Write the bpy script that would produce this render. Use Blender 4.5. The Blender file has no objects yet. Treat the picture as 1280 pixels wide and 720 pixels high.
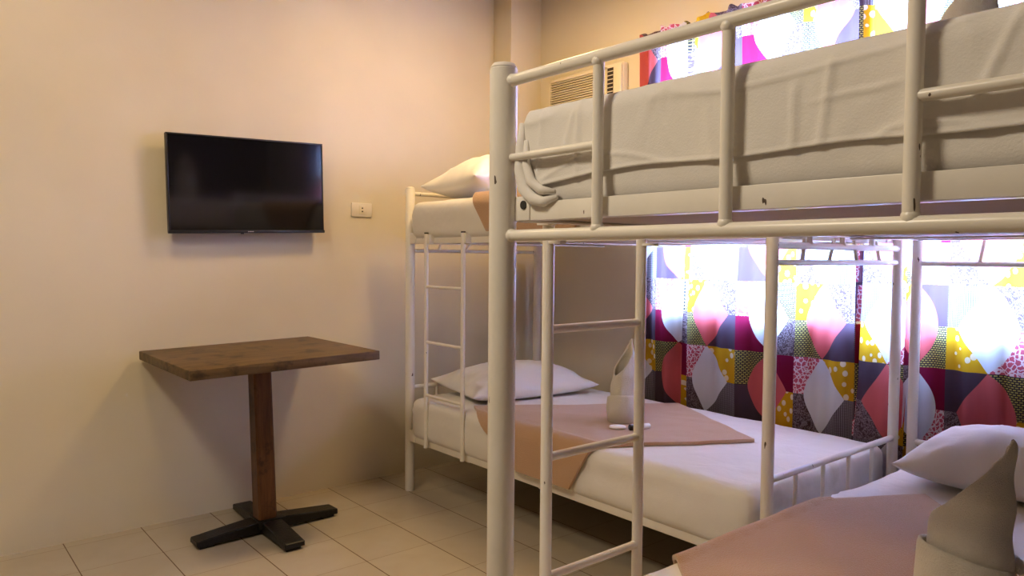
import bpy, bmesh, math, random
from mathutils import Vector, Matrix, noise
from mathutils.bvhtree import BVHTree

C = bpy.context.scene
COL = C.collection
random.seed(7)
R = math.radians

# ------------------------------------------------------------------ camera
cam_d = bpy.data.cameras.new('camera')
cam = bpy.data.objects.new('camera', cam_d)
COL.objects.link(cam)
F_PX = 926.18
YAW, PITCH, ROLL = R(50.0247), R(-2.4194), R(0.445)
CAM = Vector((3.5479, -1.9916, 1.2167))
fw = Vector((-math.sin(YAW), math.cos(YAW), 0))
rt = Vector((math.cos(YAW), math.sin(YAW), 0))
FW = fw * math.cos(PITCH) + Vector((0, 0, math.sin(PITCH)))
UP = rt.cross(FW)
RT2 = rt * math.cos(ROLL) + UP * math.sin(ROLL)
UP2 = UP * math.cos(ROLL) - rt * math.sin(ROLL)
cam.matrix_world = Matrix(((RT2.x, UP2.x, -FW.x, CAM.x), (RT2.y, UP2.y, -FW.y, CAM.y),
                           (RT2.z, UP2.z, -FW.z, CAM.z), (0, 0, 0, 1)))
cam_d.sensor_width = 36.0
cam_d.lens = F_PX / 1280 * 36.0
cam_d.clip_start = 0.02
C.camera = cam

# ------------------------------------------------------------------ world, lights, exposure
C.view_settings.view_transform = 'Standard'
C.view_settings.look = 'None'
C.view_settings.gamma = 1.0
C.view_settings.use_curve_mapping = False
C.view_settings.exposure = 0.2
SKY = (0.27, 0.47, 1.0)
SKY_STRENGTH = 84.0
w = bpy.data.worlds.new('world')
C.world = w
w.use_nodes = True
bg = w.node_tree.nodes['Background']
bg.inputs[0].default_value = (*SKY, 1)
bg.inputs[1].default_value = SKY_STRENGTH

WARM = (1.0, 0.72, 0.38)


def area(name, loc, size, power, color, target, portal=False):
    d = bpy.data.lights.new(name, 'AREA')
    d.shape = 'RECTANGLE'
    d.size, d.size_y = size
    d.energy = power
    d.color = color
    o = bpy.data.objects.new(name, d)
    COL.objects.link(o)
    o.location = loc
    o.rotation_euler = (Vector(target) - Vector(loc)).to_track_quat('-Z', 'Y').to_euler()
    if portal:
        d.cycles.is_portal = True
    return o


WALL_Y = 1.06
ROOM_X, ROOM_Y0, ROOM_Z = 4.25, -3.3, 2.8
WIN = (1.07, 2.95, 0.945, 2.28)     # x0 x1 z0 z1
area('ceiling_lamp_light', (0.95, -1.5, 2.72), (0.28, 0.28), 9, WARM, (0.95, -1.5, 0))
area('ceiling_lamp_light', (2.25, -2.45, 2.72), (0.45, 0.45), 34, (1.0, 0.84, 0.62), (2.25, -2.45, 0))
area('ceiling_lamp_light', (1.05, 0.15, 2.72), (0.28, 0.28), 19, (1.0, 0.66, 0.27), (1.05, 0.15, 0))
area('window_portal', ((WIN[0] + WIN[1]) / 2, WALL_Y + 0.16, (WIN[2] + WIN[3]) / 2), (WIN[1] - WIN[0], WIN[3] - WIN[2]),
     1, (1, 1, 1), ((WIN[0] + WIN[1]) / 2, -5, (WIN[2] + WIN[3]) / 2), portal=True)


# ------------------------------------------------------------------ material helpers
def lin(c):
    return tuple(((x / 255) / 12.92 if x / 255 <= 0.04045 else ((x / 255 + 0.055) / 1.055) ** 2.4) for x in c)


class NT:
    def __init__(self, name):
        self.m = bpy.data.materials.new(name)
        self.m.use_nodes = True
        self.t = self.m.node_tree
        self.t.nodes.clear()
        self.out = self.n('ShaderNodeOutputMaterial')

    def n(self, typ, **kw):
        nd = self.t.nodes.new(typ)
        for k, v in kw.items():
            setattr(nd, k, v)
        return nd

    def put(self, sock, v):
        if isinstance(v, bpy.types.NodeSocket):
            self.t.links.new(v, sock)
        elif isinstance(v, tuple) and len(v) == 3 and sock.type == 'RGBA':
            sock.default_value = (*v, 1)
        else:
            sock.default_value = v

    def math(self, op, a, b=0.0, c=0.0):
        nd = self.n('ShaderNodeMath', operation=op)
        for i, v in enumerate((a, b, c)):
            self.put(nd.inputs[i], v)
        return nd.outputs[0]

    def mix(self, f, a, b):
        nd = self.n('ShaderNodeMix', data_type='RGBA')
        self.put(nd.inputs[0], f)
        self.put(nd.inputs[6], a)
        self.put(nd.inputs[7], b)
        return nd.outputs[2]

    def coord(self, which='Object'):
        return self.n('ShaderNodeTexCoord').outputs[which]

    def mapping(self, v, scale=(1, 1, 1), rot=(0, 0, 0), loc=(0, 0, 0)):
        nd = self.n('ShaderNodeMapping')
        self.put(nd.inputs[0], v)
        nd.inputs[1].default_value = loc
        nd.inputs[2].default_value = rot
        nd.inputs[3].default_value = scale
        return nd.outputs[0]

    def noise(self, v, scale, detail=3, rough=0.5, dist=0.0):
        nd = self.n('ShaderNodeTexNoise')
        self.put(nd.inputs['Vector'], v)
        nd.inputs['Scale'].default_value = scale
        nd.inputs['Detail'].default_value = detail
        nd.inputs['Roughness'].default_value = rough
        nd.inputs['Distortion'].default_value = dist
        return nd.outputs[0]

    def ramp(self, f, stops, interp='LINEAR'):
        nd = self.n('ShaderNodeValToRGB')
        self.put(nd.inputs[0], f)
        cr = nd.color_ramp
        cr.interpolation = interp
        while len(cr.elements) < len(stops):
            cr.elements.new(0.5)
        for e, (p, c) in zip(cr.elements, stops):
            e.position = p
            e.color = (*c, 1) if len(c) == 3 else c
        return nd.outputs[0]

    def bump(self, h, strength=0.2, dist=0.01):
        nd = self.n('ShaderNodeBump')
        self.put(nd.inputs['Height'], h)
        nd.inputs['Strength'].default_value = strength
        nd.inputs['Distance'].default_value = dist
        return nd.outputs[0]

    def bsdf(self, color, rough=0.5, normal=None, metal=0.0, spec=0.5, sheen=0.0, coat=0.0):
        nd = self.n('ShaderNodeBsdfPrincipled')
        self.put(nd.inputs['Base Color'], color)
        self.put(nd.inputs['Roughness'], rough)
        nd.inputs['Metallic'].default_value = metal
        nd.inputs['Specular IOR Level'].default_value = spec
        nd.inputs['Sheen Weight'].default_value = sheen
        nd.inputs['Coat Weight'].default_value = coat
        if normal is not None:
            self.put(nd.inputs['Normal'], normal)
        return nd.outputs[0]

    def done(self, sh):
        self.t.links.new(sh, self.out.inputs[0])
        return self.m


def simple(name, col, rough=0.5, spec=0.5, metal=0.0, bump=None, var=0.0):
    t = NT(name)
    v = t.coord()
    nrm = None
    if bump:
        nrm = t.bump(t.noise(v, bump[0], 4), bump[1], 0.005)
    c = col
    if var:
        f = t.noise(v, 6, 4)
        c = t.mix(f, tuple(x * (1 - var) for x in col), tuple(min(1, x * (1 + var)) for x in col))
    return t.done(t.bsdf(c, rough, nrm, metal, spec))


# painted plaster: cream, slight roller texture and faint mottling
def wall_paint():
    t = NT('cream_wall_paint')
    v = t.coord()
    a = t.noise(v, 1.3, 3, 0.55)
    col = t.ramp(a, [(0.3, (0.68, 0.61, 0.455)), (0.7, (0.75, 0.68, 0.525))])
    n1 = t.bump(t.noise(v, 55, 4, 0.6), 0.10, 0.004)
    ro = t.math('MULTIPLY_ADD', t.noise(v, 3, 2), 0.2, 0.36)
    return t.done(t.bsdf(col, ro, n1, spec=0.45))


# glossy white steel paint with sparse dark chips
def steel_paint():
    t = NT('white_steel_paint')
    v = t.coord()
    c0 = t.noise(t.mapping(v, (1, 1, 0.35)), 60, 2, 0.5)
    c1 = t.noise(v, 7, 2, 0.5)
    chip = t.math('MULTIPLY', t.math('GREATER_THAN', c0, 0.735), t.math('GREATER_THAN', c1, 0.52))
    base = t.ramp(t.noise(v, 9, 4, 0.6), [(0.35, (0.79, 0.75, 0.67)), (0.65, (0.84, 0.80, 0.73))])
    col = t.mix(chip, base, (0.10, 0.07, 0.05))
    nrm = t.bump(t.noise(v, 120, 3), 0.08, 0.002)
    return t.done(t.bsdf(col, t.math('MULTIPLY_ADD', chip, 0.4, 0.30), nrm, spec=0.5))


def fabric(name, ca, cb, scale=350, strength=0.25, rough=0.9, sheen=0.2, wr=0.0):
    t = NT(name)
    v = t.coord()
    col = t.mix(t.noise(v, 5, 4, 0.6), ca, cb)
    h = t.noise(v, scale, 2, 0.6)
    if wr:
        h2 = t.noise(t.mapping(v, (1, 1, 0.55)), 8, 3, 0.5, 0.5)
        h = t.math('ADD', t.math('MULTIPLY', h, 0.06), t.math('MULTIPLY', h2, wr))
    return t.done(t.bsdf(col, rough, t.bump(h, strength, 0.012), sheen=sheen, spec=0.2))


def floor_tiles():
    t = NT('beige_ceramic_floor_tiles')
    v = t.coord()
    s = t.n('ShaderNodeSeparateXYZ')
    t.put(s.inputs[0], v)

    def line(sock, off, half):
        f = t.math('FRACT', t.math('DIVIDE', t.math('SUBTRACT', sock, off), 0.3))
        d = t.math('ABSOLUTE', t.math('SUBTRACT', f, 0.5))
        return t.math('GREATER_THAN', d, 0.5 - half / 0.3)
    gx = line(s.outputs[0], 0.058, 0.0014)
    gy = line(s.outputs[1], -1.4635, 0.0021)
    cell = t.n('ShaderNodeVectorMath', operation='FLOOR')
    sc = t.mapping(v, (1 / 0.3, 1 / 0.3, 0.001), (0, 0, 0), (-0.058 / 0.3, 1.4635 / 0.3, 0.5))
    t.put(cell.inputs[0], sc)
    wn = t.n('ShaderNodeTexWhiteNoise', noise_dimensions='3D')
    t.put(wn.inputs[0], cell.outputs[0])
    var = wn.outputs[0]
    marble = t.noise(v, 6, 4, 0.5, 0.6)
    base = t.ramp(marble, [(0.2, (0.455, 0.39, 0.295)), (0.8, (0.505, 0.44, 0.34))])
    base = t.mix(t.math('MULTIPLY', var, 0.22), base, (0.36, 0.31, 0.24))
    g = t.math('MAXIMUM', t.math('MULTIPLY', gx, 0.55), gy)
    col = t.mix(g, base, (0.16, 0.10, 0.06))
    hgt = t.math('SUBTRACT', 1.0, t.math('MAXIMUM', gx, gy))
    nrm = t.bump(hgt, 0.3, 0.002)
    return t.done(t.bsdf(col, 0.27, nrm, spec=0.5))


def wood(name, dark, light, axis=1, rough=0.5, worn=(0.022, 0.012, 0.006)):
    t = NT(name)
    v = t.coord()
    sc = [14, 14, 14]
    sc[axis] = 1.2
    g = t.noise(t.mapping(v, tuple(sc)), 3.0, 6, 0.65, 1.0)
    base = t.ramp(g, [(0.32, dark), (0.68, light)])
    st = t.noise(v, 9, 4, 0.65)
    base = t.mix(t.ramp(st, [(0.52, (0, 0, 0)), (0.66, (0.85, 0.85, 0.85))]), base, worn)
    return t.done(t.bsdf(base, rough, t.bump(g, 0.15, 0.004), spec=0.35))


def patchwork():
    """printed cotton: lens shapes over two-row blocks of patterned patches; UV.x = repeats across, UV.y = repeats down"""
    t = NT('patchwork_curtain_cotton')
    s = t.n('ShaderNodeSeparateXYZ')
    uv = t.coord('UV')
    t.put(s.inputs[0], uv)
    u, vv = s.outputs[0], s.outputs[1]
    fu, fv = t.math('FRACT', u), t.math('FRACT', vv)
    q = t.math('FLOOR', t.math('MULTIPLY', fu, 4.0))
    row = t.math('FLOOR', t.math('MULTIPLY', fv, 4.0))
    idx = t.math('MULTIPLY_ADD', row, 4.0, q)
    # prints, in cloth metres
    pv = t.mapping(uv, (0.56, 0.63, 1))
    vor = t.n('ShaderNodeTexVoronoi', feature='F1')
    t.put(vor.inputs['Vector'], t.mapping(pv, (1.0, 0.75, 1), (0, 0, 0.5)))
    vor.inputs['Scale'].default_value = 34
    vor.inputs['Randomness'].default_value = 0.55
    yellow = t.mix(t.math('LESS_THAN', vor.outputs['Distance'], 0.33), (0.62, 0.33, 0.015), (0.80, 0.66, 0.42))
    br = t.n('ShaderNodeTexBrick')
    t.put(br.inputs['Vector'], pv)
    br.inputs['Color1'].default_value = (0.52, 0.44, 0.10, 1)
    br.inputs['Color2'].default_value = (0.46, 0.40, 0.12, 1)
    br.inputs['Mortar'].default_value = (0.05, 0.04, 0.035, 1)
    br.inputs['Scale'].default_value = 1
    br.inputs['Brick Width'].default_value = 0.014
    br.inputs['Row Height'].default_value = 0.0082
    br.inputs['Mortar Size'].default_value = 0.0022
    basket = br.outputs[0]
    dn = t.noise(pv, 75, 3, 0.55, 2.5)
    brown = t.ramp(dn, [(0.46, (0.085, 0.05, 0.052)), (0.56, (0.27, 0.20, 0.21))])
    wv = t.n('ShaderNodeTexVoronoi', feature='DISTANCE_TO_EDGE')
    dd = t.n('ShaderNodeVectorMath', operation='ADD')
    nz = t.n('ShaderNodeTexNoise')
    t.put(nz.inputs['Vector'], pv)
    nz.inputs['Scale'].default_value = 60
    sc = t.n('ShaderNodeVectorMath', operation='SCALE')
    t.put(sc.inputs[0], nz.outputs[1])
    sc.inputs['Scale'].default_value = 0.018
    t.put(dd.inputs[0], pv)
    t.put(dd.inputs[1], sc.outputs[0])
    t.put(wv.inputs['Vector'], dd.outputs[0])
    wv.inputs['Scale'].default_value = 55
    pink = t.mix(t.math('LESS_THAN', wv.outputs['Distance'], 0.10), (0.56, 0.10, 0.13), (0.80, 0.62, 0.62))
    ps = t.n('ShaderNodeSeparateXYZ')
    t.put(ps.inputs[0], pv)

    def thin(sock, pitch, th):
        return t.math('LESS_THAN', t.math('FRACT', t.math('DIVIDE', sock, pitch)), th)
    chk = t.math('MAXIMUM', thin(ps.outputs[0], 0.0065, 0.42), t.math('MULTIPLY', thin(ps.outputs[1], 0.0065, 0.42), 0.8))
    grey = t.mix(chk, (0.30, 0.26, 0.27), (0.10, 0.075, 0.08))
    crimson = (0.20, 0.010, 0.035)
    plum = (0.085, 0.052, 0.066)
    table = [(basket, [0, 5, 11]), (yellow, [1, 10, 12]), (brown, [2, 4, 13]), (pink, [3, 9]),
             (crimson, [7, 8]), (grey, [14])]
    col = plum
    for c, cells in table:
        m = None
        for i in cells:
            k = t.math('COMPARE', idx, float(i), 0.2)
            m = k if m is None else t.math('ADD', m, k)
        col = t.mix(m, col, c)
    x2 = t.math('MULTIPLY', u, 2.0)
    d = t.math('MULTIPLY', t.math('ABSOLUTE', t.math('SUBTRACT', t.math('FRACT', t.math('ADD', x2, 0.5)), 0.5)), 0.5)
    tt = t.math('ABSOLUTE', t.math('MULTIPLY_ADD', t.math('FRACT', t.math('MULTIPLY', fv, 2.0)), 2.0, -1.0))
    # one flank of each lens is bowed, the other nearly straight
    flank = t.math('LESS_THAN', t.math('FRACT', t.math('ADD', x2, 0.5)), 0.5)
    expo = t.math('MULTIPLY_ADD', flank, 0.75, 1.1)
    half = t.math('MULTIPLY', t.math('SUBTRACT', 1.0, t.math('POWER', tt, expo)), t.math('MULTIPLY_ADD', flank, -0.012, 0.18))
    inside = t.math('LESS_THAN', d, half)
    k = t.math('FLOORED_MODULO', t.math('FLOOR', t.math('ADD', x2, 0.5)), 2.0)
    p = t.math('FLOOR', t.math('MULTIPLY', fv, 2.0))
    white = t.math('COMPARE', k, p, 0.2)
    lens = t.mix(white, (0.62, 0.125, 0.12), (0.72, 0.70, 0.72))
    col = t.mix(inside, col, lens)
    weave = t.bump(t.noise(pv, 900, 2), 0.12, 0.002)
    a = t.n('ShaderNodeBsdfDiffuse')
    t.put(a.inputs[0], col)
    t.put(a.inputs['Normal'], weave)
    b = t.n('ShaderNodeBsdfTranslucent')
    t.put(b.inputs[0], col)
    mx = t.n('ShaderNodeMixShader')
    mx.inputs[0].default_value = 0.42
    t.put(mx.inputs[1], a.outputs[0])
    t.put(mx.inputs[2], b.outputs[0])
    return t.done(mx.outputs[0])


def pane_glass():
    t = NT('clear_window_glass')
    a = t.n('ShaderNodeBsdfTransparent')
    b = t.n('ShaderNodeBsdfGlossy')
    b.inputs['Roughness'].default_value = 0.02
    mx = t.n('ShaderNodeMixShader')
    mx.inputs[0].default_value = 0.06
    t.put(mx.inputs[1], a.outputs[0])
    t.put(mx.inputs[2], b.outputs[0])
    return t.done(mx.outputs[0])


M = dict(
    wall=wall_paint(), steel=steel_paint(), floor=floor_tiles(),
    ceiling=simple('white_ceiling_paint', (0.60, 0.55, 0.46), 0.8, 0.2, bump=(40, 0.1)),
    sheet=fabric('white_cotton_sheet', (0.75, 0.72, 0.68), (0.80, 0.77, 0.73), 300, 0.75, 0.85, 0.15, wr=0.8),
    sheet_smooth=fabric('white_cotton_pillowcase', (0.78, 0.76, 0.73), (0.84, 0.82, 0.79), 300, 0.6, 0.85, 0.15, wr=0.6),
    blanket=fabric('tan_fleece_blanket', (0.46, 0.275, 0.155), (0.52, 0.315, 0.18), 260, 0.35, 1.0, 0.5),
    towel=fabric('white_terry_towel', (0.74, 0.69, 0.60), (0.80, 0.75, 0.66), 420, 0.6, 1.0, 0.4),
    table_top=wood('worn_brown_tabletop_wood', (0.075, 0.042, 0.016), (0.165, 0.098, 0.038), 1, 0.5),
    table_post=wood('red_brown_post_wood', (0.07, 0.026, 0.010), (0.15, 0.060, 0.020), 2, 0.42),
    black=simple('black_painted_wood', (0.006, 0.005, 0.005), 0.4, 0.35, bump=(90, 0.3)),
    bezel=simple('black_plastic', (0.012, 0.012, 0.014), 0.35),
    screen=simple('dark_tv_glass', (0.004, 0.004, 0.006), 0.09, 0.5),
    silver=simple('silver_print', (0.55, 0.55, 0.58), 0.3, metal=0.3),
    ivory=simple('ivory_plastic', (0.74, 0.66, 0.48), 0.4),
    plate=simple('cream_plastic', (0.76, 0.70, 0.58), 0.35),
    slot=simple('dark_slot', (0.03, 0.02, 0.015), 0.6),
    curtain=patchwork(), glass=pane_glass(),
    dark_wall=simple('bounce_cutting_dark_wall', (0.12, 0.10, 0.08), 0.6, 0.3, bump=(40, 0.1)),  # unseen right and back walls, made dark to lower the room's bounced light
    ply=simple('pale_plywood', (0.46, 0.37, 0.29), 0.6, bump=(30, 0.2), var=0.15),
    alu=simple('grey_aluminium', (0.55, 0.56, 0.58), 0.4, metal=0.6),
    soap=simple('white_wrapped_soap', (0.85, 0.84, 0.82), 0.35),
    cap=simple('black_cap', (0.012, 0.014, 0.018), 0.3),
    rubber=simple('dark_rubber', (0.03, 0.028, 0.025), 0.7),
)


# ------------------------------------------------------------------ object helpers
def tag(o, label, cat, group=None, kind=None):
    o['label'] = label
    o['category'] = cat
    if group:
        o['group'] = group
    if kind:
        o['kind'] = kind
    return o


def thing(name, loc, label, cat, group=None):
    o = bpy.data.objects.new(name, None)
    o.empty_display_size = 0.1
    COL.objects.link(o)
    o.location = loc
    return tag(o, label, cat, group)


def root_of(o):
    while o.parent:
        o = o.parent
    return o


def obj(name, bm, mat, parent=None, smooth=None, origin=None, mods=None):
    """bm is in world coordinates"""
    org = Vector(origin) if origin is not None else (Vector(root_of(parent).location) if parent else Vector((0, 0, 0)))
    bmesh.ops.translate(bm, verts=bm.verts, vec=-org)
    bmesh.ops.recalc_face_normals(bm, faces=bm.faces)
    me = bpy.data.meshes.new(name)
    bm.to_mesh(me)
    bm.free()
    for m in (mat if isinstance(mat, (list, tuple)) else [mat]):
        me.materials.append(m)
    if smooth is not None:
        me.shade_smooth()
        if smooth < 180:
            me.set_sharp_from_angle(angle=R(smooth))
    o = bpy.data.objects.new(name, me)
    COL.objects.link(o)
    if parent:
        o.parent = parent
    else:
        o.location = org
    return o


def box(bm, lo, hi, bev=0.0, mi=0, mat4=None, seg=2):
    b = bmesh.new()
    bmesh.ops.create_cube(b, size=1)
    for v in b.verts:
        v.co = Vector([lo[i] + (v.co[i] + 0.5) * (hi[i] - lo[i]) for i in range(3)])
    if bev:
        bmesh.ops.bevel(b, geom=b.edges[:], offset=bev, segments=seg, affect='EDGES', profile=0.5)
    add(bm, b, mi, mat4)


def add(bm, b, mi=0, mat4=None):
    if mat4 is not None:
        bmesh.ops.transform(b, matrix=mat4, verts=b.verts)
    me = bpy.data.meshes.new('tmp')
    for f in b.faces:
        f.material_index = mi
    b.to_mesh(me)
    b.free()
    bm.from_mesh(me)
    bpy.data.meshes.remove(me)


def tube(bm, p0, p1, r, n=14, r1=None, cap=True):
    p0, p1 = Vector(p0), Vector(p1)
    d = (p1 - p0)
    z = d.normalized()
    x = z.orthogonal().normalized()
    y = z.cross(x)
    r1 = r if r1 is None else r1
    rings = []
    for p, rr in ((p0, r), (p1, r1)):
        rings.append([bm.verts.new(p + (x * math.cos(2 * math.pi * i / n) + y * math.sin(2 * math.pi * i / n)) * rr) for i in range(n)])
    for i in range(n):
        bm.faces.new((rings[0][i], rings[0][(i + 1) % n], rings[1][(i + 1) % n], rings[1][i]))
    if cap:
        bm.faces.new(rings[0][::-1])
        bm.faces.new(rings[1])


def path_tube(bm, pts, rads, n=10, flat=1.0):
    pts = [Vector(p) for p in pts]
    rings = []
    nrm = None
    for i, p in enumerate(pts):
        a = pts[max(i - 1, 0)]
        b = pts[min(i + 1, len(pts) - 1)]
        z = (b - a).normalized()
        if nrm is None:
            nrm = z.orthogonal().normalized()
        nrm = (nrm - z * nrm.dot(z)).normalized()
        y = z.cross(nrm)
        rr = rads[i] if isinstance(rads, (list, tuple)) else rads
        rings.append([bm.verts.new(p + nrm * math.cos(2 * math.pi * k / n) * rr + y * math.sin(2 * math.pi * k / n) * rr * flat) for k in range(n)])
    for a, b in zip(rings, rings[1:]):
        for k in range(n):
            bm.faces.new((a[k], a[(k + 1) % n], b[(k + 1) % n], b[k]))
    bm.faces.new(rings[0][::-1])
    bm.faces.new(rings[-1])


def lathe(bm, c, prof, n=24, cap=True):
    rings = []
    for r, z in prof:
        rings.append([bm.verts.new((c[0] + r * math.cos(2 * math.pi * k / n), c[1] + r * math.sin(2 * math.pi * k / n), c[2] + z)) for k in range(n)])
    for a, b in zip(rings, rings[1:]):
        for k in range(n):
            bm.faces.new((a[k], a[(k + 1) % n], b[(k + 1) % n], b[k]))
    if cap:
        bm.faces.new(rings[0][::-1])
        bm.faces.new(rings[-1])


def weld(bm, p, r):
    m = Matrix.Translation(Vector(p))
    bmesh.ops.create_icosphere(bm, subdivisions=2, radius=r, matrix=m)


def prism(bm, poly, axis, a, b):
    """extrude a polygon given in the two other axes along axis from a to b"""
    def P(p, t):
        v = [p[0], p[1]]
        v.insert(axis, t)
        return Vector(v)
    A = [bm.verts.new(P(p, a)) for p in poly]
    B = [bm.verts.new(P(p, b)) for p in poly]
    n = len(poly)
    for i in range(n):
        bm.faces.new((A[i], A[(i + 1) % n], B[(i + 1) % n], B[i]))
    bm.faces.new(A[::-1])
    bm.faces.new(B)


def fbm(p, s, o=3):
    return noise.fractal(Vector(p) * s, 1.0, 2.0, o)


def structure(name, bm, mat, label, cat):
    o = obj(name, bm, mat)
    return tag(o, label, cat, kind='structure')


# ------------------------------------------------------------------ the room
b = bmesh.new()
box(b, (-0.15, ROOM_Y0 - 0.15, -0.1), (ROOM_X + 0.15, WALL_Y + 0.15, 0))
structure('floor', b, M['floor'], 'beige square ceramic tile floor', 'floor')
b = bmesh.new()
box(b, (-0.15, ROOM_Y0 - 0.15, ROOM_Z), (ROOM_X + 0.15, WALL_Y + 0.15, ROOM_Z + 0.1))
structure('ceiling', b, M['ceiling'], 'plain pale ceiling over the dormitory room', 'ceiling')
b = bmesh.new()
box(b, (-0.15, ROOM_Y0 - 0.15, 0), (0, WALL_Y + 0.15, ROOM_Z))
structure('wall_left', b, M['wall'], 'cream wall carrying the television', 'wall')
b = bmesh.new()
box(b, (ROOM_X, ROOM_Y0 - 0.15, 0), (ROOM_X + 0.15, WALL_Y + 0.15, ROOM_Z))
structure('wall_right', b, M['dark_wall'], 'unseen wall on the right side of the room, darkened to cut bounced light', 'wall')
b = bmesh.new()
box(b, (0, ROOM_Y0 - 0.15, 0), (ROOM_X, ROOM_Y0, ROOM_Z))
structure('wall_back', b, M['dark_wall'], 'unseen wall behind the viewer, darkened to cut bounced light', 'wall')
b = bmesh.new()
y0, y1 = WALL_Y, WALL_Y + 0.15
box(b, (0, y0, 0), (WIN[0], y1, ROOM_Z))
box(b, (WIN[1], y0, 0), (ROOM_X, y1, ROOM_Z))
box(b, (WIN[0], y0, 0), (WIN[1], y1, WIN[2]))
box(b, (WIN[0], y0, WIN[3]), (WIN[1], y1, ROOM_Z))
structure('wall_front', b, M['wall'], 'cream wall with the curtained window', 'wall')
b = bmesh.new()
box(b, (0, 0.823, 0), (0.165, WALL_Y, ROOM_Z), 0.003)
structure('trim_1', b, M['wall'], 'cream square pilaster in the room corner', 'pilaster')
# window: frame and sliding panes behind the curtains
b = bmesh.new()
x0, x1, z0, z1 = WIN
for lo, hi in (((x0, z0), (x1, z0 + 0.035)), ((x0, z1 - 0.035), (x1, z1)), ((x0, z0), (x0 + 0.03, z1)), ((x1 - 0.03, z0), (x1, z1))):
    box(b, (lo[0], y1 - 0.05, lo[1]), (hi[0], y1, hi[1]), 0.004)
win = structure('window_1', b, M['alu'], 'wide daylit window behind the patchwork curtains', 'window')
b = bmesh.new()
box(b, (x0 + 0.02, y1 - 0.028, z0 + 0.02), (x1 - 0.02, y1 - 0.023, z1 - 0.02))
obj('pane', b, M['glass'], win)

# ------------------------------------------------------------------ bunk beds
POST_NAMES = 'post'


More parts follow.
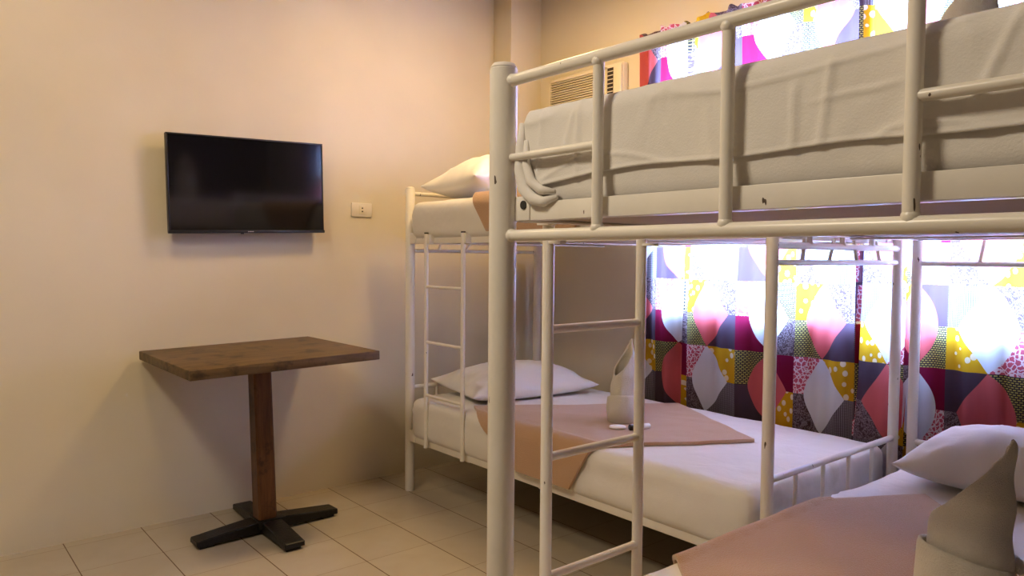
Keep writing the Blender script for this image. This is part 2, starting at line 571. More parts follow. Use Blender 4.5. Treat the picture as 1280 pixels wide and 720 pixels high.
def bunk(name, frame, L, W, head_r, foot_r, truss_head, truss_foot, foot_rail, ladder, label, lz, fz, top_h, head_top):
    """frame: Matrix local->world, local x from head to foot, y from ladder side to far side"""
    root = thing(name, frame.translation, label, 'bunk bed')

    def part(nm, build, mat=M['steel'], parent=root, sm=40):
        bm = bmesh.new()
        build(bm)
        bmesh.ops.transform(bm, matrix=frame, verts=bm.verts)
        return obj(nm, bm, mat, parent, smooth=sm)

    posts = []
    for x, r in ((0, head_r), (L, foot_r)):
        for y in (0, W):
            def mk(bm, x=x, y=y, r=r):
                n = 24
                h = top_h
                prof = [(r * 0.92, 0), (r, 0.004), (r, h - 0.014), (r * 0.93, h - 0.012), (r * 0.97, h - 0.010), (r * 0.8, h - 0.003), (r * 0.4, h), (0.0005, h + 0.001)]
                lathe(bm, (x, y, 0), prof, n)
            posts.append(part('post', mk))
    # side rails (angle iron) lower and upper level
    zl0, zl1 = lz
    zu0, zu1 = fz
    t = 0.005

    def side(y, za, zb, inward):
        def mk(bm):
            ya = y - t / 2
            box(bm, (head_r * 0.8, ya, za), (L - foot_r * 0.8, ya + t, zb), 0.0012)
            yb = y + inward * 0.034
            box(bm, (head_r * 0.8, min(y, yb), za), (L - foot_r * 0.8, max(y, yb), za + t), 0.0012)
            for xx in (head_r + 0.003, L - foot_r - 0.053):
                box(bm, (xx, y - 0.005 - t / 2, za), (xx + 0.05, y + 0.006, zb + 0.012), 0.002)
        return mk
    sy = head_r * 0.55
    for za, zb in ((zl0, zl1), (zu0, zu1)):
        part('side_rail', side(-0.012, za, zb, 1), sm=30)
        part('side_rail', side(W + 0.012, za, zb, -1), sm=30)

    def endrail(x, za, zb, inward):
        def mk(bm):
            box(bm, (x - t / 2, head_r, za), (x + t / 2, W - head_r, zb), 0.0012)
            xb = x + inward * 0.034
            box(bm, (min(x, xb), head_r, za), (max(x, xb), W - head_r, za + t), 0.0012)
            for yy in (head_r, W - head_r - 0.05):
                box(bm, (x - 0.006, yy, za), (x + 0.006, yy + 0.05, zb + 0.012), 0.002)
        return mk
    for za, zb in ((zl0, zl1), (zu0, zu1)):
        part('end_rail', endrail(0.016, za, zb, 1), sm=30)
        part('end_rail', endrail(L - 0.016, za, zb, -1), sm=30)
    # bolts on the upper foot corner
    for yy in (0.052, W - 0.052):
        def bolts(bm, yy=yy):
            tube(bm, (L - 0.014, yy, zu0 + 0.03), (L - 0.0075, yy, zu0 + 0.03), 0.0085, 12)
        part('bolt', bolts, M['rubber'])
    # slats and boards
    for za in (zl0, zu0):
        def board(bm, za=za):
            box(bm, (0.022, 0.0, za + t + 0.001), (L - 0.022, W, za + t + 0.011), 0.001)
        part('bed_board', board, M['ply'], sm=30)
        for k in range(3):
            def slat(bm, za=za, k=k):
                xx = L * (k + 1) / 4
                box(bm, (xx - 0.016, -0.008, za - 0.006), (xx + 0.016, W + 0.008, za + 0.0), 0.001)
            part('slat', slat, sm=30)
    # lower end bars with pickets
    for x in (0, L):
        def bar(bm, x=x):
            tube(bm, (x, 0, 0.537), (x, W, 0.537), 0.0115)
            for y in (0, W):
                weld(bm, (x, y + (0.02 if y == 0 else -0.02), 0.537), 0.013)
        eb = part('end_bar', bar)
        n = 4
        for k in range(n):
            def pick(bm, x=x, k=k):
                y = W * (k + 0.93) / (n + 0.9)
                tube(bm, (x, y, zl0 + 0.01), (x, y, 0.53), 0.0075, 10)
            part('picket', pick, parent=eb)
    # upper trusses
    for x, zt in ((0, truss_head), (L, truss_foot)):
        if not zt:
            continue

        def bar(bm, x=x, zt=zt):
            tube(bm, (x, 0, zt), (x, W, zt), 0.0095)
        tb = part('truss_bar', bar)
        for (ya, yb) in ((0.215, 0.20), (0.435, 0.395), (0.59, 0.625), (0.785, 0.825)):
            def st(bm, x=x, zt=zt, ya=ya, yb=yb):
                tube(bm, (x, W * ya, zu0 + 0.005), (x, W * yb, zt), 0.0065, 10)
            part('strut', st, parent=tb)
    # head top bar
    def htop(bm):
        tube(bm, (0, 0, head_top), (0, W, head_top), 0.011)
    part('head_bar', htop)
    # foot guard
    zr, zs, zt = foot_rail

    def fr(bm):
        tube(bm, (L, 0, zr), (L, W, zr), 0.0112, 18)
        weld(bm, (L, foot_r, zr), 0.0135)
        weld(bm, (L, W - foot_r, zr), 0.0135)
    part('guard_rail', fr)

    def tr(bm):
        tube(bm, (L, 0, zt), (L, W, zt), 0.0112, 18)
        weld(bm, (L, foot_r, zt), 0.013)
        weld(bm, (L, W - foot_r, zt), 0.013)
    part('top_rail', tr)
    d = W / 4
    for k in (1, 2, 3):
        def stl(bm, k=k):
            tube(bm, (L, d * k, zr), (L, d * k, zt), 0.0098, 16)
            weld(bm, (L, d * k, zr + 0.009), 0.0118)
            weld(bm, (L + 0.002, d * k, zt - 0.008), 0.0112)
        part('guard_stile', stl)
    for k in (0, 3):
        def sb(bm, k=k):
            tube(bm, (L, d * k, zs), (L, d * (k + 1), zs), 0.0075, 12)
        part('guard_bar', sb)
    # ladder
    xa, xb, ly, zb0, zb1, rungs, sr, rr, hook = ladder
    ld = None
    for i, xx in enumerate((xa, xb)):
        def stile(bm, xx=xx):
            tube(bm, (xx, ly, zb0), (xx, ly, zb1), sr, 16)
            box(bm, (xx - sr * 0.7, ly, zb1 - 0.04), (xx + sr * 0.7, 0.0, zb1 - 0.033), 0.001)
            box(bm, (xx + sr * 0.5, ly - 0.004, zu0 - 0.002), (xx + sr * 2.4, -0.014, zu1), 0.001)
        if ld is None:
            ld = part('ladder', stile)
        else:
            part('stile', stile, parent=ld)

        def capm(bm, xx=xx):
            tube(bm, (xx, ly, zb1 - 0.002), (xx, ly, zb1 + 0.005), sr * 1.05, 12)
        if hook:
            part('end_cap', capm, M['rubber'], parent=ld)
    for z in rungs:
        def rg(bm, z=z):
            tube(bm, (xa, ly, z), (xb, ly, z), rr, 12)
            for xx in (xa, xb):
                s = 1 if (xx == min(xa, xb)) else -1
                weld(bm, (xx + s * sr, ly, z), rr * 1.12)
        part('rung', rg, parent=ld)
    return root


frame_far = Matrix.Translation((0.294, 0.0525, 0))
bunk('bunk_bed', frame_far, 2.040, 0.880, 0.024, 0.019, 1.243, 1.205, (1.258, 1.41, 1.545),
     (0.214, 0.517, -0.042, 0.272, 1.326, (1.068, 0.796, 0.535), 0.0105, 0.0072, True),
     'white steel bunk bed in the far corner, its thin ladder hooked over the upper rail',
     (0.265, 0.312), (1.278, 1.322), 1.570, 1.535)
frame_near = Matrix(((0, 1, 0, 2.404), (-1, 0, 0, 0.93), (0, 0, 1, 0), (0, 0, 0, 1)))
bunk('bunk_bed', frame_near, 1.988, 1.0256, 0.018, 0.0275, 1.203, None, (1.258, 1.41, 1.559),
     (1.511, 1.821, -0.046, 0.235, 1.285, (1.058, 0.7745, 0.505, 0.25), 0.0132, 0.0098, False),
     'white steel bunk bed in the right foreground, thick corner post and guard rails close up',
     (0.265, 0.312), (1.287, 1.322), 1.598, 1.535)


# ------------------------------------------------------------------ soft things
def rounded_box(lo, hi, r, step, fn=None, edge_step=0.012):
    """closed grid box with rounded edges; fn(co, normal) -> displacement along normal"""
    lo, hi = Vector(lo), Vector(hi)

    def ticks(a, b):
        n = max(2, int(round((b - a - 2 * r) / step)))
        k = max(2, int(round(r / edge_step)))
        t = [a + r * (1 - math.cos(i / k * math.pi / 2)) * 1.0 for i in range(k)]
        mid = [a + r + (b - a - 2 * r) * i / n for i in range(n + 1)]
        e = [b - r * (1 - math.cos(i / k * math.pi / 2)) for i in range(k - 1, -1, -1)]
        return t + mid + e
    T = [ticks(lo[i], hi[i]) for i in range(3)]
    bm = bmesh.new()
    cache = {}

    def vert(p):
        key = (round(p[0], 5), round(p[1], 5), round(p[2], 5))
        if key in cache:
            return cache[key]
        q = Vector(p)
        c = Vector([min(max(q[i], lo[i] + r), hi[i] - r) for i in range(3)])
        d = q - c
        n = d.normalized() if d.length > 1e-9 else Vector((0, 0, 1))
        q = c + n * r
        if fn:
            q = q + n * fn(q, n)
        v = bm.verts.new(q)
        cache[key] = v
        return v
    for ax in range(3):
        i, j = [k for k in range(3) if k != ax]
        for side in (lo[ax], hi[ax]):
            for a0, a1 in zip(T[i], T[i][1:]):
                for b0, b1 in zip(T[j], T[j][1:]):
                    ps = []
                    for (a, bb) in ((a0, b0), (a1, b0), (a1, b1), (a0, b1)):
                        p = [0, 0, 0]
                        p[ax], p[i], p[j] = side, a, bb
                        ps.append(vert(p))
                    if len(set(ps)) == 4:
                        bm.faces.new(ps)
    return bm


def ridge(p, s, seed=0.0):
    n = noise.noise(Vector((p[0] * s + seed, p[1] * s, p[2] * s)))
    return max(0.0, 1 - abs(n) * 5) ** 2


def mattress_fn(seed, amp=0.004, rid=0.004):
    def fn(q, n):
        side = 1 - abs(n.z)
        d = amp * fbm((q.x + seed, q.y, q.z), 5.0)
        d += rid * ridge((q.x + seed, q.y * 1.0, q.z * 0.6), 3.2) * (0.35 + 0.65 * side)
        d += 0.002 * side * math.sin(q.z * 55 + 3 * fbm((q.x, q.y, 0), 2.0))
        ex = abs(n.x)
        if ex > 0.3:
            d += ex * (0.014 * ridge((q.y * 1.0 + q.z * 1.4 + seed, q.z * 2.6 - q.y * 0.8, 0.3), 5.0) + 0.005 * fbm((q.y + seed, q.z * 2, 0), 9))
        if n.z < -0.5:
            d = min(0, d) * 0.0
        return d
    return fn


BV = []


def mattress(name, lo, hi, label, seed, r=0.045, step=0.028, amp=0.004, rid=0.004):
    bm = rounded_box(lo, hi, r, step, mattress_fn(seed, amp, rid))
    BV.append(BVHTree.FromBMesh(bm))
    o = obj(name, bm, M['sheet'], smooth=180, origin=((lo[0] + hi[0]) / 2, (lo[1] + hi[1]) / 2, lo[2]))
    return tag(o, label, 'mattress', 'sheeted mattresses on the bunk beds')


LOW_TOP, UP_TOP = 0.497, 1.488
mattress('mattress', (0.345, 0.02, 0.2865), (2.295, 0.978, LOW_TOP), 'white sheeted mattress on the lower level of the bunk along the window wall', 1.0, step=0.02)
mattress('mattress', (0.345, 0.02, 1.297), (2.295, 0.978, UP_TOP), 'white sheeted mattress on the upper level of the bunk behind the thick foreground post', 4.0)
mattress('mattress', (2.452, -1.015, 0.2865), (3.405, 0.895, LOW_TOP), 'white sheeted mattress on the lower level of the foreground bunk, under the upright towel', 7.0, amp=0.0015, rid=0.002)
near_up = mattress('mattress', (2.432, -1.036, 1.3035), (3.405, 0.895, 1.508),
                   'thick creased white mattress on the upper level of the foreground bunk', 11.0, r=0.04, step=0.022, amp=0.0015, rid=0.0012)


# the loose end of the top sheet over the foot of the near upper mattress
def sheet_end():
    bm = bmesh.new()
    nx, nz = 230, 40
    creases = ((3.010, 0.02, 1.375, 1.445, 0.0035), (3.050, 0.12, 1.375, 1.47, 0.0030), (2.80, -0.5, 1.40, 1.47, 0.0016), (3.235, 0.45, 1.40, 1.50, 0.0035), (3.285, 0.35, 1.41, 1.50, 0.003), (2.56, 0.4, 1.42, 1.48, 0.0018))
    g = {}
    for i in range(nx + 1):
        x = 2.448 + (3.392 - 2.448) * i / nx
        low = 1.366 + 0.006 * noise.noise(Vector((x * 6, 0, 3))) - 0.020 * max(0, 1 - (x - 2.448) / 0.18)
        for j in range(nz + 1):
            t = j / nz
            z = low + (1.500 - low) * t
            y = -1.0376 - 0.0010 - 0.0028 * ridge((x, 5, z * 0.35), 6.5, 2.0) ** 2 - 0.0028 * ridge((x * 0.8, 9, z * 2.2), 4.0, 5.0) ** 3 - 0.0012 * fbm((x, 2, z), 7)
            for cx, sl, za, zb, dep in creases:
                if za - 0.02 < z < zb + 0.02:
                    e = min(1, max(0, (z - za + 0.02) / 0.02)) * min(1, max(0, (zb + 0.02 - z) / 0.02))
                    y -= dep * e * math.exp(-((x - cx - sl * (z - za)) / 0.006) ** 2)
            y -= 0.0025 * math.exp(-((z - 1.432 - 0.05 * (x - 3.1) - 0.006 * noise.noise(Vector((x * 14, 1, 1)))) / 0.004) ** 2) * max(0, 1 - abs(x - 3.10) / 0.09)
            rr = max(0, z - 1.470)
            y += 0.0 if rr == 0 else 0.042 - math.sqrt(max(0, 0.042 ** 2 - rr ** 2))
            if t < 0.04:
                y -= 0.0015
            g[i, j] = bm.verts.new((x, y, z))
    for i in range(nx):
        for j in range(nz):
            bm.faces.new((g[i, j], g[i + 1, j], g[i + 1, j + 1], g[i, j + 1]))
    # rolled tuck at the left corner
    path_tube(bm, [(2.441, -1.040, 1.475), (2.443, -1.046, 1.43), (2.447, -1.050, 1.385), (2.462, -1.052, 1.347), (2.487, -1.052, 1.327), (2.515, -1.050, 1.320), (2.545, -1.046, 1.327)],
              [0.004, 0.008, 0.010, 0.011, 0.010, 0.008, 0.003], 12)
    path_tube(bm, [(2.455, -1.042, 1.44), (2.464, -1.050, 1.395), (2.482, -1.053, 1.360), (2.510, -1.052, 1.342), (2.540, -1.046, 1.338)],
              [0.003, 0.006, 0.008, 0.007, 0.003], 10)
    o = obj('top_sheet_end', bm, M['sheet'], near_up, smooth=180)
    md = o.modifiers.new('solid', 'SOLIDIFY')
    md.thickness = 0.002
    md.offset = 1


sheet_end()


def pillow(loc, size, yaw, tilt, label, seed, sag=0.0):
    """size = (length along local x, width, thickness)"""
    a, bb, h = size[0] / 2, size[1] / 2, size[2]
    bm = bmesh.new()
    n, m = 46, 34
    top, bot = {}, {}
    for i in range(n + 1):
        for j in range(m + 1):
            s = math.sin((i / n - 0.5) * math.pi)
            t = math.sin((j / m - 0.5) * math.pi)
            x = a * s * (1 - 0.075 * (1 - t * t) + 0.02 * t * t)
            y = bb * t * (1 - 0.085 * (1 - s * s) + 0.02 * s * s)
            th = (max(0, 1 - abs(s) ** 2.4) * max(0, 1 - abs(t) ** 2.4)) ** 0.55
            wr = 0.010 * fbm((x + seed, y, 1), 7) + 0.006 * ridge((x * 1.2 + seed, y, 0), 6)
            pucker = 0.006 * math.sin(18 * math.atan2(t, s + 1e-6) + seed) * max(abs(s), abs(t)) ** 3
            zt = h * 0.70 * th + (wr + pucker) * min(1, th * 2.2)
            zb = -h * 0.30 * th ** 0.7
            lift = 0.012 * (abs(s) * abs(t)) ** 3
            top[i, j] = bm.verts.new((x, y, zt + lift))
            bot[i, j] = top[i, j] if (i in (0, n) or j in (0, m)) else bm.verts.new((x, y, zb + lift))
    for i in range(n):
        for j in range(m):
            bm.faces.new((top[i, j], top[i + 1, j], top[i + 1, j + 1], top[i, j + 1]))
            q = (bot[i, j + 1], bot[i + 1, j + 1], bot[i + 1, j], bot[i, j])
            if len(set(q)) == 4:
                try:
                    bm.faces.new(q)
                except ValueError:
                    pass
    mt = Matrix.Translation(loc) @ Matrix.Rotation(yaw, 4, 'Z') @ Matrix.Rotation(tilt, 4, 'Y') @ Matrix.Translation((0, 0, h * 0.31))
    bmesh.ops.transform(bm, matrix=mt, verts=bm.verts)
    o = obj('pillow', bm, M['sheet_smooth'], smooth=180, origin=loc)
    return tag(o, label, 'pillow', 'white bed pillows')


pillow((0.585, 0.515, LOW_TOP), (0.46, 0.74, 0.165), R(-8), R(3), 'white pillow on the lower bed by the far corner, beside the pilaster', 1.3)
pillow((0.62, 0.46, UP_TOP + 0.006), (0.48, 0.78, 0.235), R(-3), R(-2), 'white pillow up on the top bunk beside the television wall', 5.1)
pillow((2.83, 0.665, LOW_TOP), (0.60, 0.42, 0.20), R(4), R(0), 'white pillow on the foreground lower bed, under the right-hand curtain', 9.4)


# ------------------------------------------------------------------ folded blankets
def top_of(bv, x, y, z):
    hit = bv.ray_cast(Vector((x, y, z + 0.3)), Vector((0, 0, -1)))
    return hit[0].z if hit[0] else z


def blanket(bv, poly, axis, edge, face, top, stop, label, seed, layers=0.013, parent=None):
    """poly: plan rectangle (4 pts). Beyond `edge` along axis (towards negative) it folds over the mattress side.
    edge = plan coordinate where rounding starts, stop = lowest z of the flap"""
    P = [Vector((*p, 0)) for p in poly]
    n1, n2 = 70, 60
    bm = bmesh.new()
    g = {}
    for i in range(n1 + 1):
        for j in range(n2 + 1):
            s, t = i / n1, j / n2
            g[i, j] = bm.verts.new((P[0] * (1 - s) + P[1] * s) * (1 - t) + (P[3] * (1 - s) + P[2] * s) * t)
    for i in range(n1):
        for j in range(n2):
            bm.faces.new((g[i, j], g[i + 1, j], g[i + 1, j + 1], g[i, j + 1]))
    r = edge - face
    rr = r + 0.007
    hang = (top - r) - stop
    limit = edge - rr * math.pi / 2 - hang
    nv = [0, 0, 0]
    nv[axis] = 1
    co = [0, 0, 0]
    for k in range(1, 7):
        co[axis] = edge - rr * math.pi / 2 * k / 6
        bmesh.ops.bisect_plane(bm, geom=bm.verts[:] + bm.edges[:] + bm.faces[:], plane_co=co, plane_no=nv)
    co[axis] = limit
    bmesh.ops.bisect_plane(bm, geom=bm.verts[:] + bm.edges[:] + bm.faces[:], plane_co=co, plane_no=nv, clear_inner=True)
    cen = sum(P, Vector()) / 4
    for v in bm.verts:
        q = v.co.copy()
        nzv = 0.002 * fbm((q.x + seed, q.y, 0), 5) + 0.002
        sdist = edge - q[axis]
        if sdist <= 0:
            v.co.z = top_of(bv, q.x, q.y, top) + 0.0015 + nzv * 0.5
        else:
            a = sdist / rr
            if a < math.pi / 2:
                v.co[axis] = edge - (rr + nzv) * math.sin(a)
                v.co.z = top - r + (rr + nzv) * math.cos(a)
            else:
                v.co[axis] = edge - rr - nzv
                v.co.z = top - r - (sdist - rr * math.pi / 2)
    bmesh.ops.recalc_face_normals(bm, faces=bm.faces)
    if sum(f.normal.z for f in bm.faces) < 0:
        bmesh.ops.reverse_faces(bm, faces=bm.faces)
    org = (cen.x, cen.y, top)
    bmesh.ops.translate(bm, verts=bm.verts, vec=-Vector(org))
    me = bpy.data.meshes.new('blanket')
    bm.to_mesh(me)
    bm.free()
    me.materials.append(M['blanket'])
    me.shade_smooth()
    o = bpy.data.objects.new('blanket', me)
    COL.objects.link(o)
    o.location = org
    md = o.modifiers.new('solid', 'SOLIDIFY')
    md.thickness = layers
    md.offset = 1
    bv = o.modifiers.new('round', 'BEVEL')
    bv.width = 0.004
    bv.segments = 2
    bv.limit_method = 'ANGLE'
    bv.angle_limit = R(60)
    return tag(o, label, 'blanket', 'folded tan blankets')


blanket(BV[0], [(0.775, 0.105), (1.325, 0.935), (1.965, 0.575), (1.44, -0.285)], 1, 0.065, 0.02, LOW_TOP, 0.318,
        'tan blanket laid cornerwise on the lower bed, under the small upright towel', 2.0)
blanket(BV[1], [(0.83, 0.085), (1.42, 0.80), (2.02, 0.30), (1.21, -0.42)], 1, 0.065, 0.02, UP_TOP, 1.327,
        'tan blanket hanging over the edge of the top bunk beside the pillow', 6.0)
blanket(BV[2], [(2.66, 0.385), (3.33, -0.33), (2.925, -1.0), (2.215, -0.335)], 0, 2.497, 2.452, LOW_TOP, 0.325,
        'pinkish tan blanket spread across the foreground lower bed', 8.0, 0.012)


# ------------------------------------------------------------------ towels rolled into upright cones
def towel(loc, scale, turn, lean, label, seed, slim=1.0, tipoff=0.9, cuff=0.128, shrink=0.86, thick=1.0):
    root = thing('towel', loc, label, 'towel', 'white towels rolled into upright cones')
    L = Vector(loc)
    H = 0.385 * scale
    # the cone: a spiral wrap whose top edge is cut on a slant
    bm = bmesh.new()
    na, nz = 120, 44
    g = {}
    a_tot = 2 * math.pi * 1.35
    for i in range(na + 1):
        f = i / na
        ang = turn - 0.35 + a_tot * f
        ct = 0.5 + 0.5 * math.cos(ang - turn)
        top = H * (0.57 + 0.43 * ct ** 0.95) * (1 - 0.04 * (1 - f))
        for j in range(nz + 1):
            t = j / nz
            z = top * t
            zz = z / H
            r0 = 0.074 * slim * scale
            k = max(0, zz - 0.40) / 0.60
            shr = 1 - shrink * k ** 1.9
            bulge = 1 + 0.07 * math.sin(math.pi * min(1, max(0, zz - 0.12) * 1.45))
            rad = r0 * shr * bulge * (0.88 + 0.12 * f)
            off = (r0 - r0 * shr) * tipoff
            cx = math.cos(turn) * off + lean[0] * zz * zz * scale
            cy = math.sin(turn) * off + lean[1] * zz * zz * scale
            rad += 0.003 * fbm((ang, seed, z * 8), 1.3) + 0.0028 * math.sin(z * 60 + ang * 1.3 + seed)
            ex = 1.0
            g[i, j] = bm.verts.new(L + Vector((cx + rad * math.cos(ang) * ex, cy + rad * math.sin(ang), z + 0.002)))
    for i in range(na):
        for j in range(nz):
            bm.faces.new((g[i, j], g[i + 1, j], g[i + 1, j + 1], g[i, j + 1]))
    o = obj('cone', bm, M['towel'], root, smooth=180)
    md = o.modifiers.new('solid', 'SOLIDIFY')
    md.thickness = 0.008 * scale
    md.offset = -1
    sb = o.modifiers.new('sub', 'SUBSURF')
    sb.levels = sb.render_levels = 1
    # folded cuff round the foot, its rim higher on one side
    bm = bmesh.new()
    n = 72
    prof = [(0.0, 0.0), (0.012, 0.002), (0.0175, 0.012), (0.0190, 0.5), (0.0200, 0.93), (0.017, 0.985), (0.011, 1.0), (0.004, 0.985), (0.001, 0.9), (-0.004, 0.8)]
    rings = []
    for k in range(n):
        ang = 2 * math.pi * k / n
        hh = (cuff + 0.13 * cuff * math.cos(ang - turn + 2.1)) * scale
        ring = []
        for dr, zt in prof:
            z = hh * zt
            rad = (0.0745 * slim + dr * thick) * scale + 0.0022 * fbm((math.cos(ang) * 2, math.sin(ang) * 2, seed + z * 12), 1.5) + (0.004 * scale * math.sin(math.pi * min(1, zt)))
            ring.append(bm.verts.new(L + Vector((rad * math.cos(ang), rad * math.sin(ang), z + 0.001))))
        rings.append(ring)
    for k in range(n):
        A, B = rings[k], rings[(k + 1) % n]
        for i in range(len(prof) - 1):
            bm.faces.new((A[i], B[i], B[i + 1], A[i + 1]))
    o = obj('cuff', bm, M['towel'], root, smooth=180)
    # the tucked end of the roll
    bm = bmesh.new()
    ta = turn + 0.75
    c = L + Vector((math.cos(ta), math.sin(ta), 0)) * (0.078 * slim + 0.010) * scale
    tv = Vector((-math.sin(ta), math.cos(ta), 0))
    zb = cuff * 0.86 * scale
    path_tube(bm, [c - tv * 0.03 * scale + Vector((0, 0, zb)), c - tv * 0.01 * scale + Vector((0, 0, zb + 0.018 * scale)), c + tv * 0.018 * scale + Vector((0, 0, zb + 0.012 * scale)),
                   c + tv * 0.034 * scale + Vector((0, 0, zb - 0.012 * scale))], [0.007 * scale, 0.013 * scale, 0.014 * scale, 0.008 * scale], 12)
    o = obj('tucked_end', bm, M['towel'], root, smooth=180)
    sb = o.modifiers.new('sub', 'SUBSURF')
    sb.levels = sb.render_levels = 1
    return root


BL = 0.0185
towel((1.425, 0.415, LOW_TOP + BL - 0.004), 0.93, R(75), (0.01, 0.012), 'small white towel cone standing on the tan blanket behind the ladder', 1.0, 0.78, 0.35, 0.115, 0.72, 0.6)
towel((3.045, -0.45, LOW_TOP + BL - 0.005), 1.0, R(-8), (0.012, 0.02), 'large white towel cone in the bottom right foreground', 3.0, 0.93, 0.85, 0.155, 0.86, 0.55)
towel((2.90, -0.15, UP_TOP + 0.021), 0.98, R(-8), (0.012, 0.02), 'white towel cone on the top foreground bunk, cut off by the top of the picture', 5.0, 0.93, 0.85, 0.155, 0.70, 0.55)

# toiletries by the small towel
bz = LOW_TOP + BL - 0.003
sp = thing('soap_bar', (1.515, 0.285, bz), 'small white oval soap on the tan blanket in front of the small towel', 'soap')
bm = bmesh.new()
bmesh.ops.create_uvsphere(bm, u_segments=24, v_segments=12, radius=1)
for v in bm.verts:
    z = v.co.z
    v.co = Vector((v.co.x * 0.026, v.co.y * 0.026 * 1.35, (abs(z) ** 0.7) * (1 if z > 0 else -1) * 0.0085))
bmesh.ops.transform(bm, matrix=Matrix.Translation((1.515, 0.285, bz + 0.0085)) @ Matrix.Rotation(R(-40), 4, 'Z'), verts=bm.verts)
obj('bar', bm, M['soap'], sp, smooth=180)
bm = bmesh.new()
box(bm, (-0.006, -0.034, 0.007), (0.006, 0.034, 0.0095), 0.001, 0, Matrix.Translation((1.515, 0.285, bz)) @ Matrix.Rotation(R(-40), 4, 'Z'))
obj('wrapper_seam', bm, M['soap'], sp, smooth=30)
bt = thing('shampoo_bottle', (1.57, 0.33, bz), 'tiny white bottle with black cap lying behind the ladder', 'bottle')
dv = Vector((0.30, 0.95, 0)).normalized()
bc = Vector((1.57, 0.31, bz + 0.013))
bm = bmesh.new()
path_tube(bm, [bc + dv * t for t in (0.012, 0.016, 0.024, 0.06, 0.082, 0.086)], [0.006, 0.007, 0.0115, 0.012, 0.011, 0.007], 16)
obj('body', bm, M['soap'], bt, smooth=50)
bm = bmesh.new()
path_tube(bm, [bc + dv * t for t in (-0.012, -0.010, 0.008, 0.0125)], [0.010, 0.0125, 0.0125, 0.011], 16)
obj('cap', bm, M['cap'], bt, smooth=50)

# ------------------------------------------------------------------ curtains
def interp(pts, x):
    for (xa, ya), (xb, yb) in zip(pts, pts[1:]):
        if x <= xb:
            return ya + (yb - ya) * (x - xa) / (xb - xa)
    (xa, ya), (xb, yb) = pts[-2:]
    return ya + (yb - ya) * (x - xa) / (xb - xa)


def curtain(x0, x1, zb, upts, vfun, ybase, label, seed, folds, top=2.375):
    bm = bmesh.new()
    uvl = bm.loops.layers.uv.new('UVMap')
    nx = int((x1 - x0) / 0.0075)
    nz = 90
    g = {}
    for i in range(nx + 1):
        x = x0 + (x1 - x0) * i / nx
        head = top + 0.022 * noise.noise(Vector((x * 7 + seed, 1.0, 0))) + 0.016 * max(0, math.sin(x * 46 + seed)) ** 3
        for j in range(nz + 1):
            t = j / nz
            z = zb + (head - zb) * t
            ph = 0.10 * noise.noise(Vector((x * 1.5, z * 1.2, seed)))
            y = ybase + 0.012 * math.sin((x + ph) * 2 * math.pi / 0.21 + seed) + 0.007 * math.sin((x + ph * 0.7) * 2 * math.pi / 0.083 + 2 * seed)
            y += 0.006 * fbm((x, z, seed), 3)
            for fx, wdt, dep in folds:
                y += dep * math.exp(-((x - fx - 0.02 * (z - 1)) / wdt) ** 2)
            if t > 0.93:
                y += 0.006 * math.sin(x * 110 + seed) * (t - 0.93) / 0.07
            y = min(y, WALL_Y - 0.006)
            g[i, j] = (bm.verts.new((x, y, z)), (interp(upts, x), vfun(z)))
    for i in range(nx):
        for j in range(nz):
            q = (g[i, j], g[i + 1, j], g[i + 1, j + 1], g[i, j + 1])
            f = bm.faces.new([a[0] for a in q])
            for lp, a in zip(f.loops, q):
                lp[uvl].uv = a[1]
    o = obj('curtain', bm, M['curtain'], smooth=180, origin=((x0 + x1) / 2, ybase, zb))
    return tag(o, label, 'curtain', 'patchwork window curtains')


down = lambda z: (1.112 - z) / 0.638 + 8
flip = lambda z: (z - 1.124) / 0.63 + 8
curtain(0.965, 2.165, 0.22, [(0.965, -0.5), (1.115, -0.25), (1.235, 0.0), (1.262, 0.02), (1.263, 0.235), (1.315, 0.25), (1.42, 0.5), (1.59, 0.75), (1.753, 1.0), (1.88, 1.25), (2.0, 1.5), (2.165, 1.8)], down, 1.022,
        'patchwork curtain panel behind the bed with the small towel, leftmost of the panels', 0.4, [(1.255, 0.018, 0.022), (0.965, 0.05, 0.035)])
curtain(2.135, 2.345, 0.22, [(2.135, 0.78), (2.28, 0.5), (2.345, 0.36)], flip, 1.004,
        'narrow patchwork curtain panel between the two touching bed posts', 2.2, [(2.15, 0.012, 0.02)])
curtain(2.335, 3.20, 0.22, [(2.335, 0.09), (2.38, 0.0), (2.478, -0.25), (2.62, -0.5), (2.76, -0.75), (2.90, -1.0), (3.20, -1.6)], flip, 1.022,
        'patchwork curtain panel above the foreground pillow, rightmost of the panels', 3.9, [(2.345, 0.014, -0.012)])
rod = thing('curtain_rod', (0.95, 1.045, 2.335), 'thin white rod through the curtain headers', 'curtain rod')
bm = bmesh.new()
tube(bm, (0.955, 1.047, 2.335), (3.22, 1.047, 2.335), 0.004, 10)
obj('rod', bm, M['steel'], rod, smooth=40)
for x in (0.957, 3.218):
    bm = bmesh.new()
    tube(bm, (x, 1.047, 2.335), (x, WALL_Y, 2.335), 0.004, 8)
    weld(bm, (x, 1.047, 2.335), 0.006)
    obj('bracket', bm, M['steel'], rod, smooth=40)

# ------------------------------------------------------------------ television
TVM = Matrix.Translation((0.075, -0.690, 1.5395)) @ Matrix.Rotation(R(1.75), 4, 'X') @ Matrix.Rotation(R(1.6), 4, 'Y')
tv = thing('television', (0.0, -0.69, 1.31), 'black flat screen television mounted on the cream wall', 'television')


def tvpart(name, fn, mat, parent=tv, sm=30):
    bm = bmesh.new()
    fn(bm)
    bmesh.ops.transform(bm, matrix=TVM, verts=bm.verts)
    return obj(name, bm, mat, parent, smooth=sm)


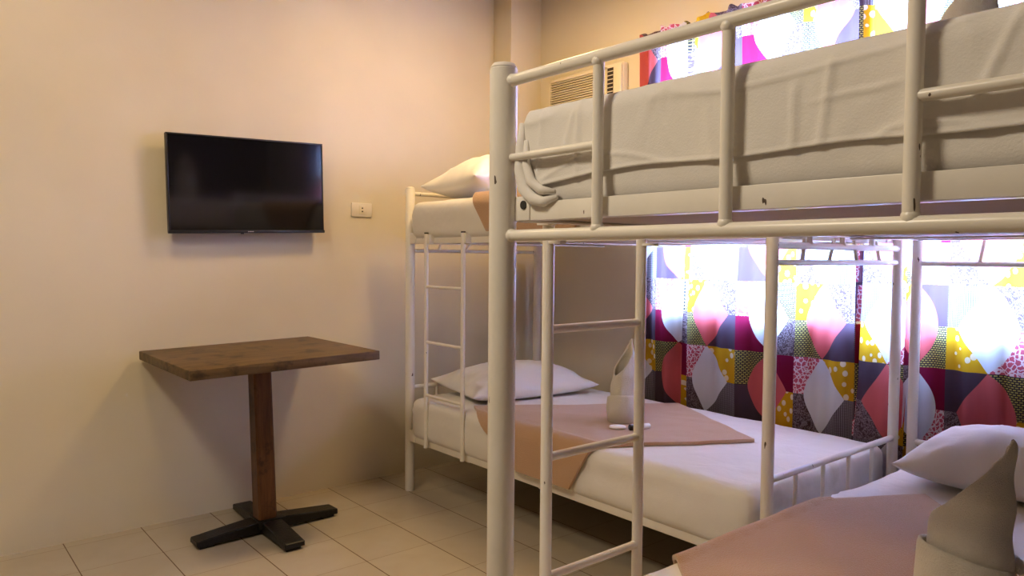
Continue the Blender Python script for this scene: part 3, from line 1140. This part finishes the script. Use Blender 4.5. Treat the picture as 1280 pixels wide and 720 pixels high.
HW, HH = 0.3675, 0.2205
tvpart('casing', lambda bm: (box(bm, (-0.022, -HW, -HH), (0.0, HW, HH), 0.004), box(bm, (-0.045, -HW * 0.72, -HH * 0.85), (-0.02, HW * 0.72, HH * 0.45), 0.01)), M['bezel'])


def bez(bm):
    t = 0.007
    box(bm, (-0.004, -HW, HH - t), (0.004, HW, HH), 0.0015)
    box(bm, (-0.004, -HW, -HH + t), (0.004, -HW + t, HH - t), 0.0015)
    box(bm, (-0.004, HW - t, -HH + t), (0.004, HW, HH - t), 0.0015)
    box(bm, (-0.004, -HW - 0.003, -HH - 0.001), (0.007, HW + 0.003, -HH + 0.013), 0.002)


bezel = tvpart('bezel', bez, M['bezel'])
tvpart('screen', lambda bm: box(bm, (-0.002, -HW + 0.006, -HH + 0.012), (0.0012, HW - 0.006, HH - 0.006)), M['screen'])


def logo(bm):
    # tiny maker's mark, unreadable at this size
    y = -0.018
    for wd in (0.004, 0.003, 0.005, 0.003, 0.004):
        box(bm, (0.0065, y, -HH + 0.0045), (0.0076, y + wd, -HH + 0.0085))
        y += wd + 0.0018


tvpart('emblem', logo, M['silver'], bezel)
tvpart('sensor_tab', lambda bm: box(bm, (-0.004, -0.05, -HH - 0.005), (0.004, -0.036, -HH), 0.001), M['bezel'], bezel)
bm = bmesh.new()
box(bm, (0.0, -0.80, 1.43), (0.010, -0.58, 1.65), 0.002)
for y in (-0.77, -0.61):
    box(bm, (0.005, y - 0.012, 1.42), (0.045, y + 0.012, 1.66), 0.002)
obj('wall_bracket', bm, M['bezel'], tv, smooth=30)

# ------------------------------------------------------------------ outlet
ol = thing('wall_outlet', (0.0, -0.068, 1.42), 'cream wall outlet plate with one two-pin socket', 'outlet')
bm = bmesh.new()
box(bm, (0.0, -0.128, 1.421), (0.008, -0.008, 1.495), 0.003)
pl = obj('cover_plate', bm, M['plate'], ol, smooth=30)
bm = bmesh.new()
box(bm, (0.006, -0.084, 1.434), (0.0095, -0.050, 1.482), 0.0015)
sk = obj('socket', bm, M['plate'], ol, smooth=30)
for z in (1.4505, 1.4675):
    bm = bmesh.new()
    tube(bm, (0.0088, -0.066, z), (0.0102, -0.066, z), 0.0042, 12)
    obj('pin_hole', bm, M['slot'], sk, smooth=30)

# ------------------------------------------------------------------ pedestal table
tb = thing('pedestal_table', (0.385, -0.755, 0.0), 'small wooden pedestal table with black cross base under the television', 'table')
TT = Matrix.Translation((0.384, -0.774, 0.780)) @ Matrix.Rotation(R(1.15), 4, 'X')
bm = bmesh.new()
box(bm, (-0.358, -0.393, -0.019), (0.358, 0.393, 0.019), 0.003, 0, TT)
obj('tabletop', bm, M['table_top'], tb, smooth=30)
bm = bmesh.new()
pb, pt = Vector((0.388, -0.752, 0.062)), Vector((0.388, -0.7735, 0.762))
s = 0.0405
ch = 0.008
prof = [(-s + ch, -s), (s - ch, -s), (s, -s + ch), (s, s - ch), (s - ch, s), (-s + ch, s), (-s, s - ch), (-s, -s + ch)]
ra = [bm.verts.new(pb + Vector((x, y, 0))) for x, y in prof]
rb = [bm.verts.new(pt + Vector((x * 0.97, y * 0.97, 0))) for x, y in prof]
for i in range(8):
    bm.faces.new((ra[i], ra[(i + 1) % 8], rb[(i + 1) % 8], rb[i]))
bm.faces.new(ra[::-1])
bm.faces.new(rb)
obj('column', bm, M['table_post'], tb, smooth=20)
bm = bmesh.new()
box(bm, (0.325, -0.80, 0.030), (0.445, -0.68, 0.066), 0.004)
hub = obj('base_hub', bm, M['black'], tb, smooth=30)


def arm(dx, dy, ln):
    d = Vector((dx, dy, 0)).normalized()
    sd = Vector((-d.y, d.x, 0))
    c = Vector((0.385, -0.742, 0))
    bm = bmesh.new()
    secs = [(0.0, 0.014, 0.060), (0.07, 0.014, 0.060), (0.15, 0.014, 0.053), (ln - 0.004, 0.014, 0.037), (ln, 0.017, 0.034)]
    hw = 0.043
    rings = []
    for t, za, zb in secs:
        p = c + d * t
        w2 = hw if t < ln else hw - 0.004
        rings.append([bm.verts.new(p + sd * w2 * s1 + Vector((0, 0, z))) for s1, z in ((-1, za), (1, za), (1, zb - 0.004), (0.92, zb), (-0.92, zb), (-1, zb - 0.004))])
    for A, B in zip(rings, rings[1:]):
        for i in range(6):
            bm.faces.new((A[i], A[(i + 1) % 6], B[(i + 1) % 6], B[i]))
    bm.faces.new(rings[0][::-1])
    bm.faces.new(rings[-1])
    # foot pad under the end
    p = c + d * (ln - 0.045)
    a = math.atan2(d.y, d.x)
    box(bm, (-0.03, -0.032, 0.0), (0.03, 0.032, 0.016), 0.002, 0, Matrix.Translation(p) @ Matrix.Rotation(a, 4, 'Z'))
    obj('base_arm', bm, M['black'], tb, smooth=30)


for dx, dy, ln in ((0.03, -1, 0.315), (-0.03, 1, 0.325), (-1, 0.03, 0.335), (1, -0.0, 0.30)):
    arm(dx, dy, ln)

# ------------------------------------------------------------------ air conditioner
ac = thing('air_conditioner', (0.55, 1.0, 1.86), 'yellowed window air conditioner with louvred front, high in the curtain wall', 'air conditioner')
AY = 1.012
bm = bmesh.new()
box(bm, (0.300, AY, 1.860), (0.870, WALL_Y, 2.262), 0.012, seg=3)
body = obj('casing', bm, M['ivory'], ac, smooth=35)
bm = bmesh.new()
for z0_, z1_, xa, xb in ((2.232, 2.246, 0.306, 0.760), (1.874, 1.888, 0.306, 0.760), (1.874, 2.246, 0.306, 0.318), (1.874, 2.246, 0.748, 0.760)):
    box(bm, (xa, AY - 0.014, z0_), (xb, AY + 0.003, z1_), 0.003)
gr = obj('intake_grille', bm, M['ivory'], ac, smooth=30)
bm = bmesh.new()
box(bm, (0.316, AY - 0.002, 1.885), (0.750, AY + 0.002, 2.236))
obj('filter', bm, M['slot'], gr, smooth=30)
for k in range(26):
    z = 1.892 + k * 0.0133
    bm = bmesh.new()
    box(bm, (0.314, -0.005, -0.0030), (0.752, 0.005, 0.0030), 0.001, 0, Matrix.Translation((0, AY - 0.009, z)) @ Matrix.Rotation(R(-25), 4, 'X'))
    obj('louvre', bm, M['ivory'], gr, smooth=30)
bm = bmesh.new()
box(bm, (0.764, AY - 0.012, 1.874), (0.866, AY + 0.003, 2.250), 0.004)
pn = obj('side_panel', bm, M['ivory'], ac, smooth=30)
bm = bmesh.new()
box(bm, (0.770, AY - 0.0135, 2.03), (0.812, AY - 0.0115, 2.236))
obj('air_outlet', bm, M['slot'], pn, smooth=30)
for k in range(9):
    bm = bmesh.new()
    z = 2.045 + k * 0.0215
    box(bm, (0.770, AY - 0.017, z - 0.0022), (0.812, AY - 0.013, z + 0.0022), 0.001)
    obj('vane', bm, M['ivory'], pn, smooth=30)
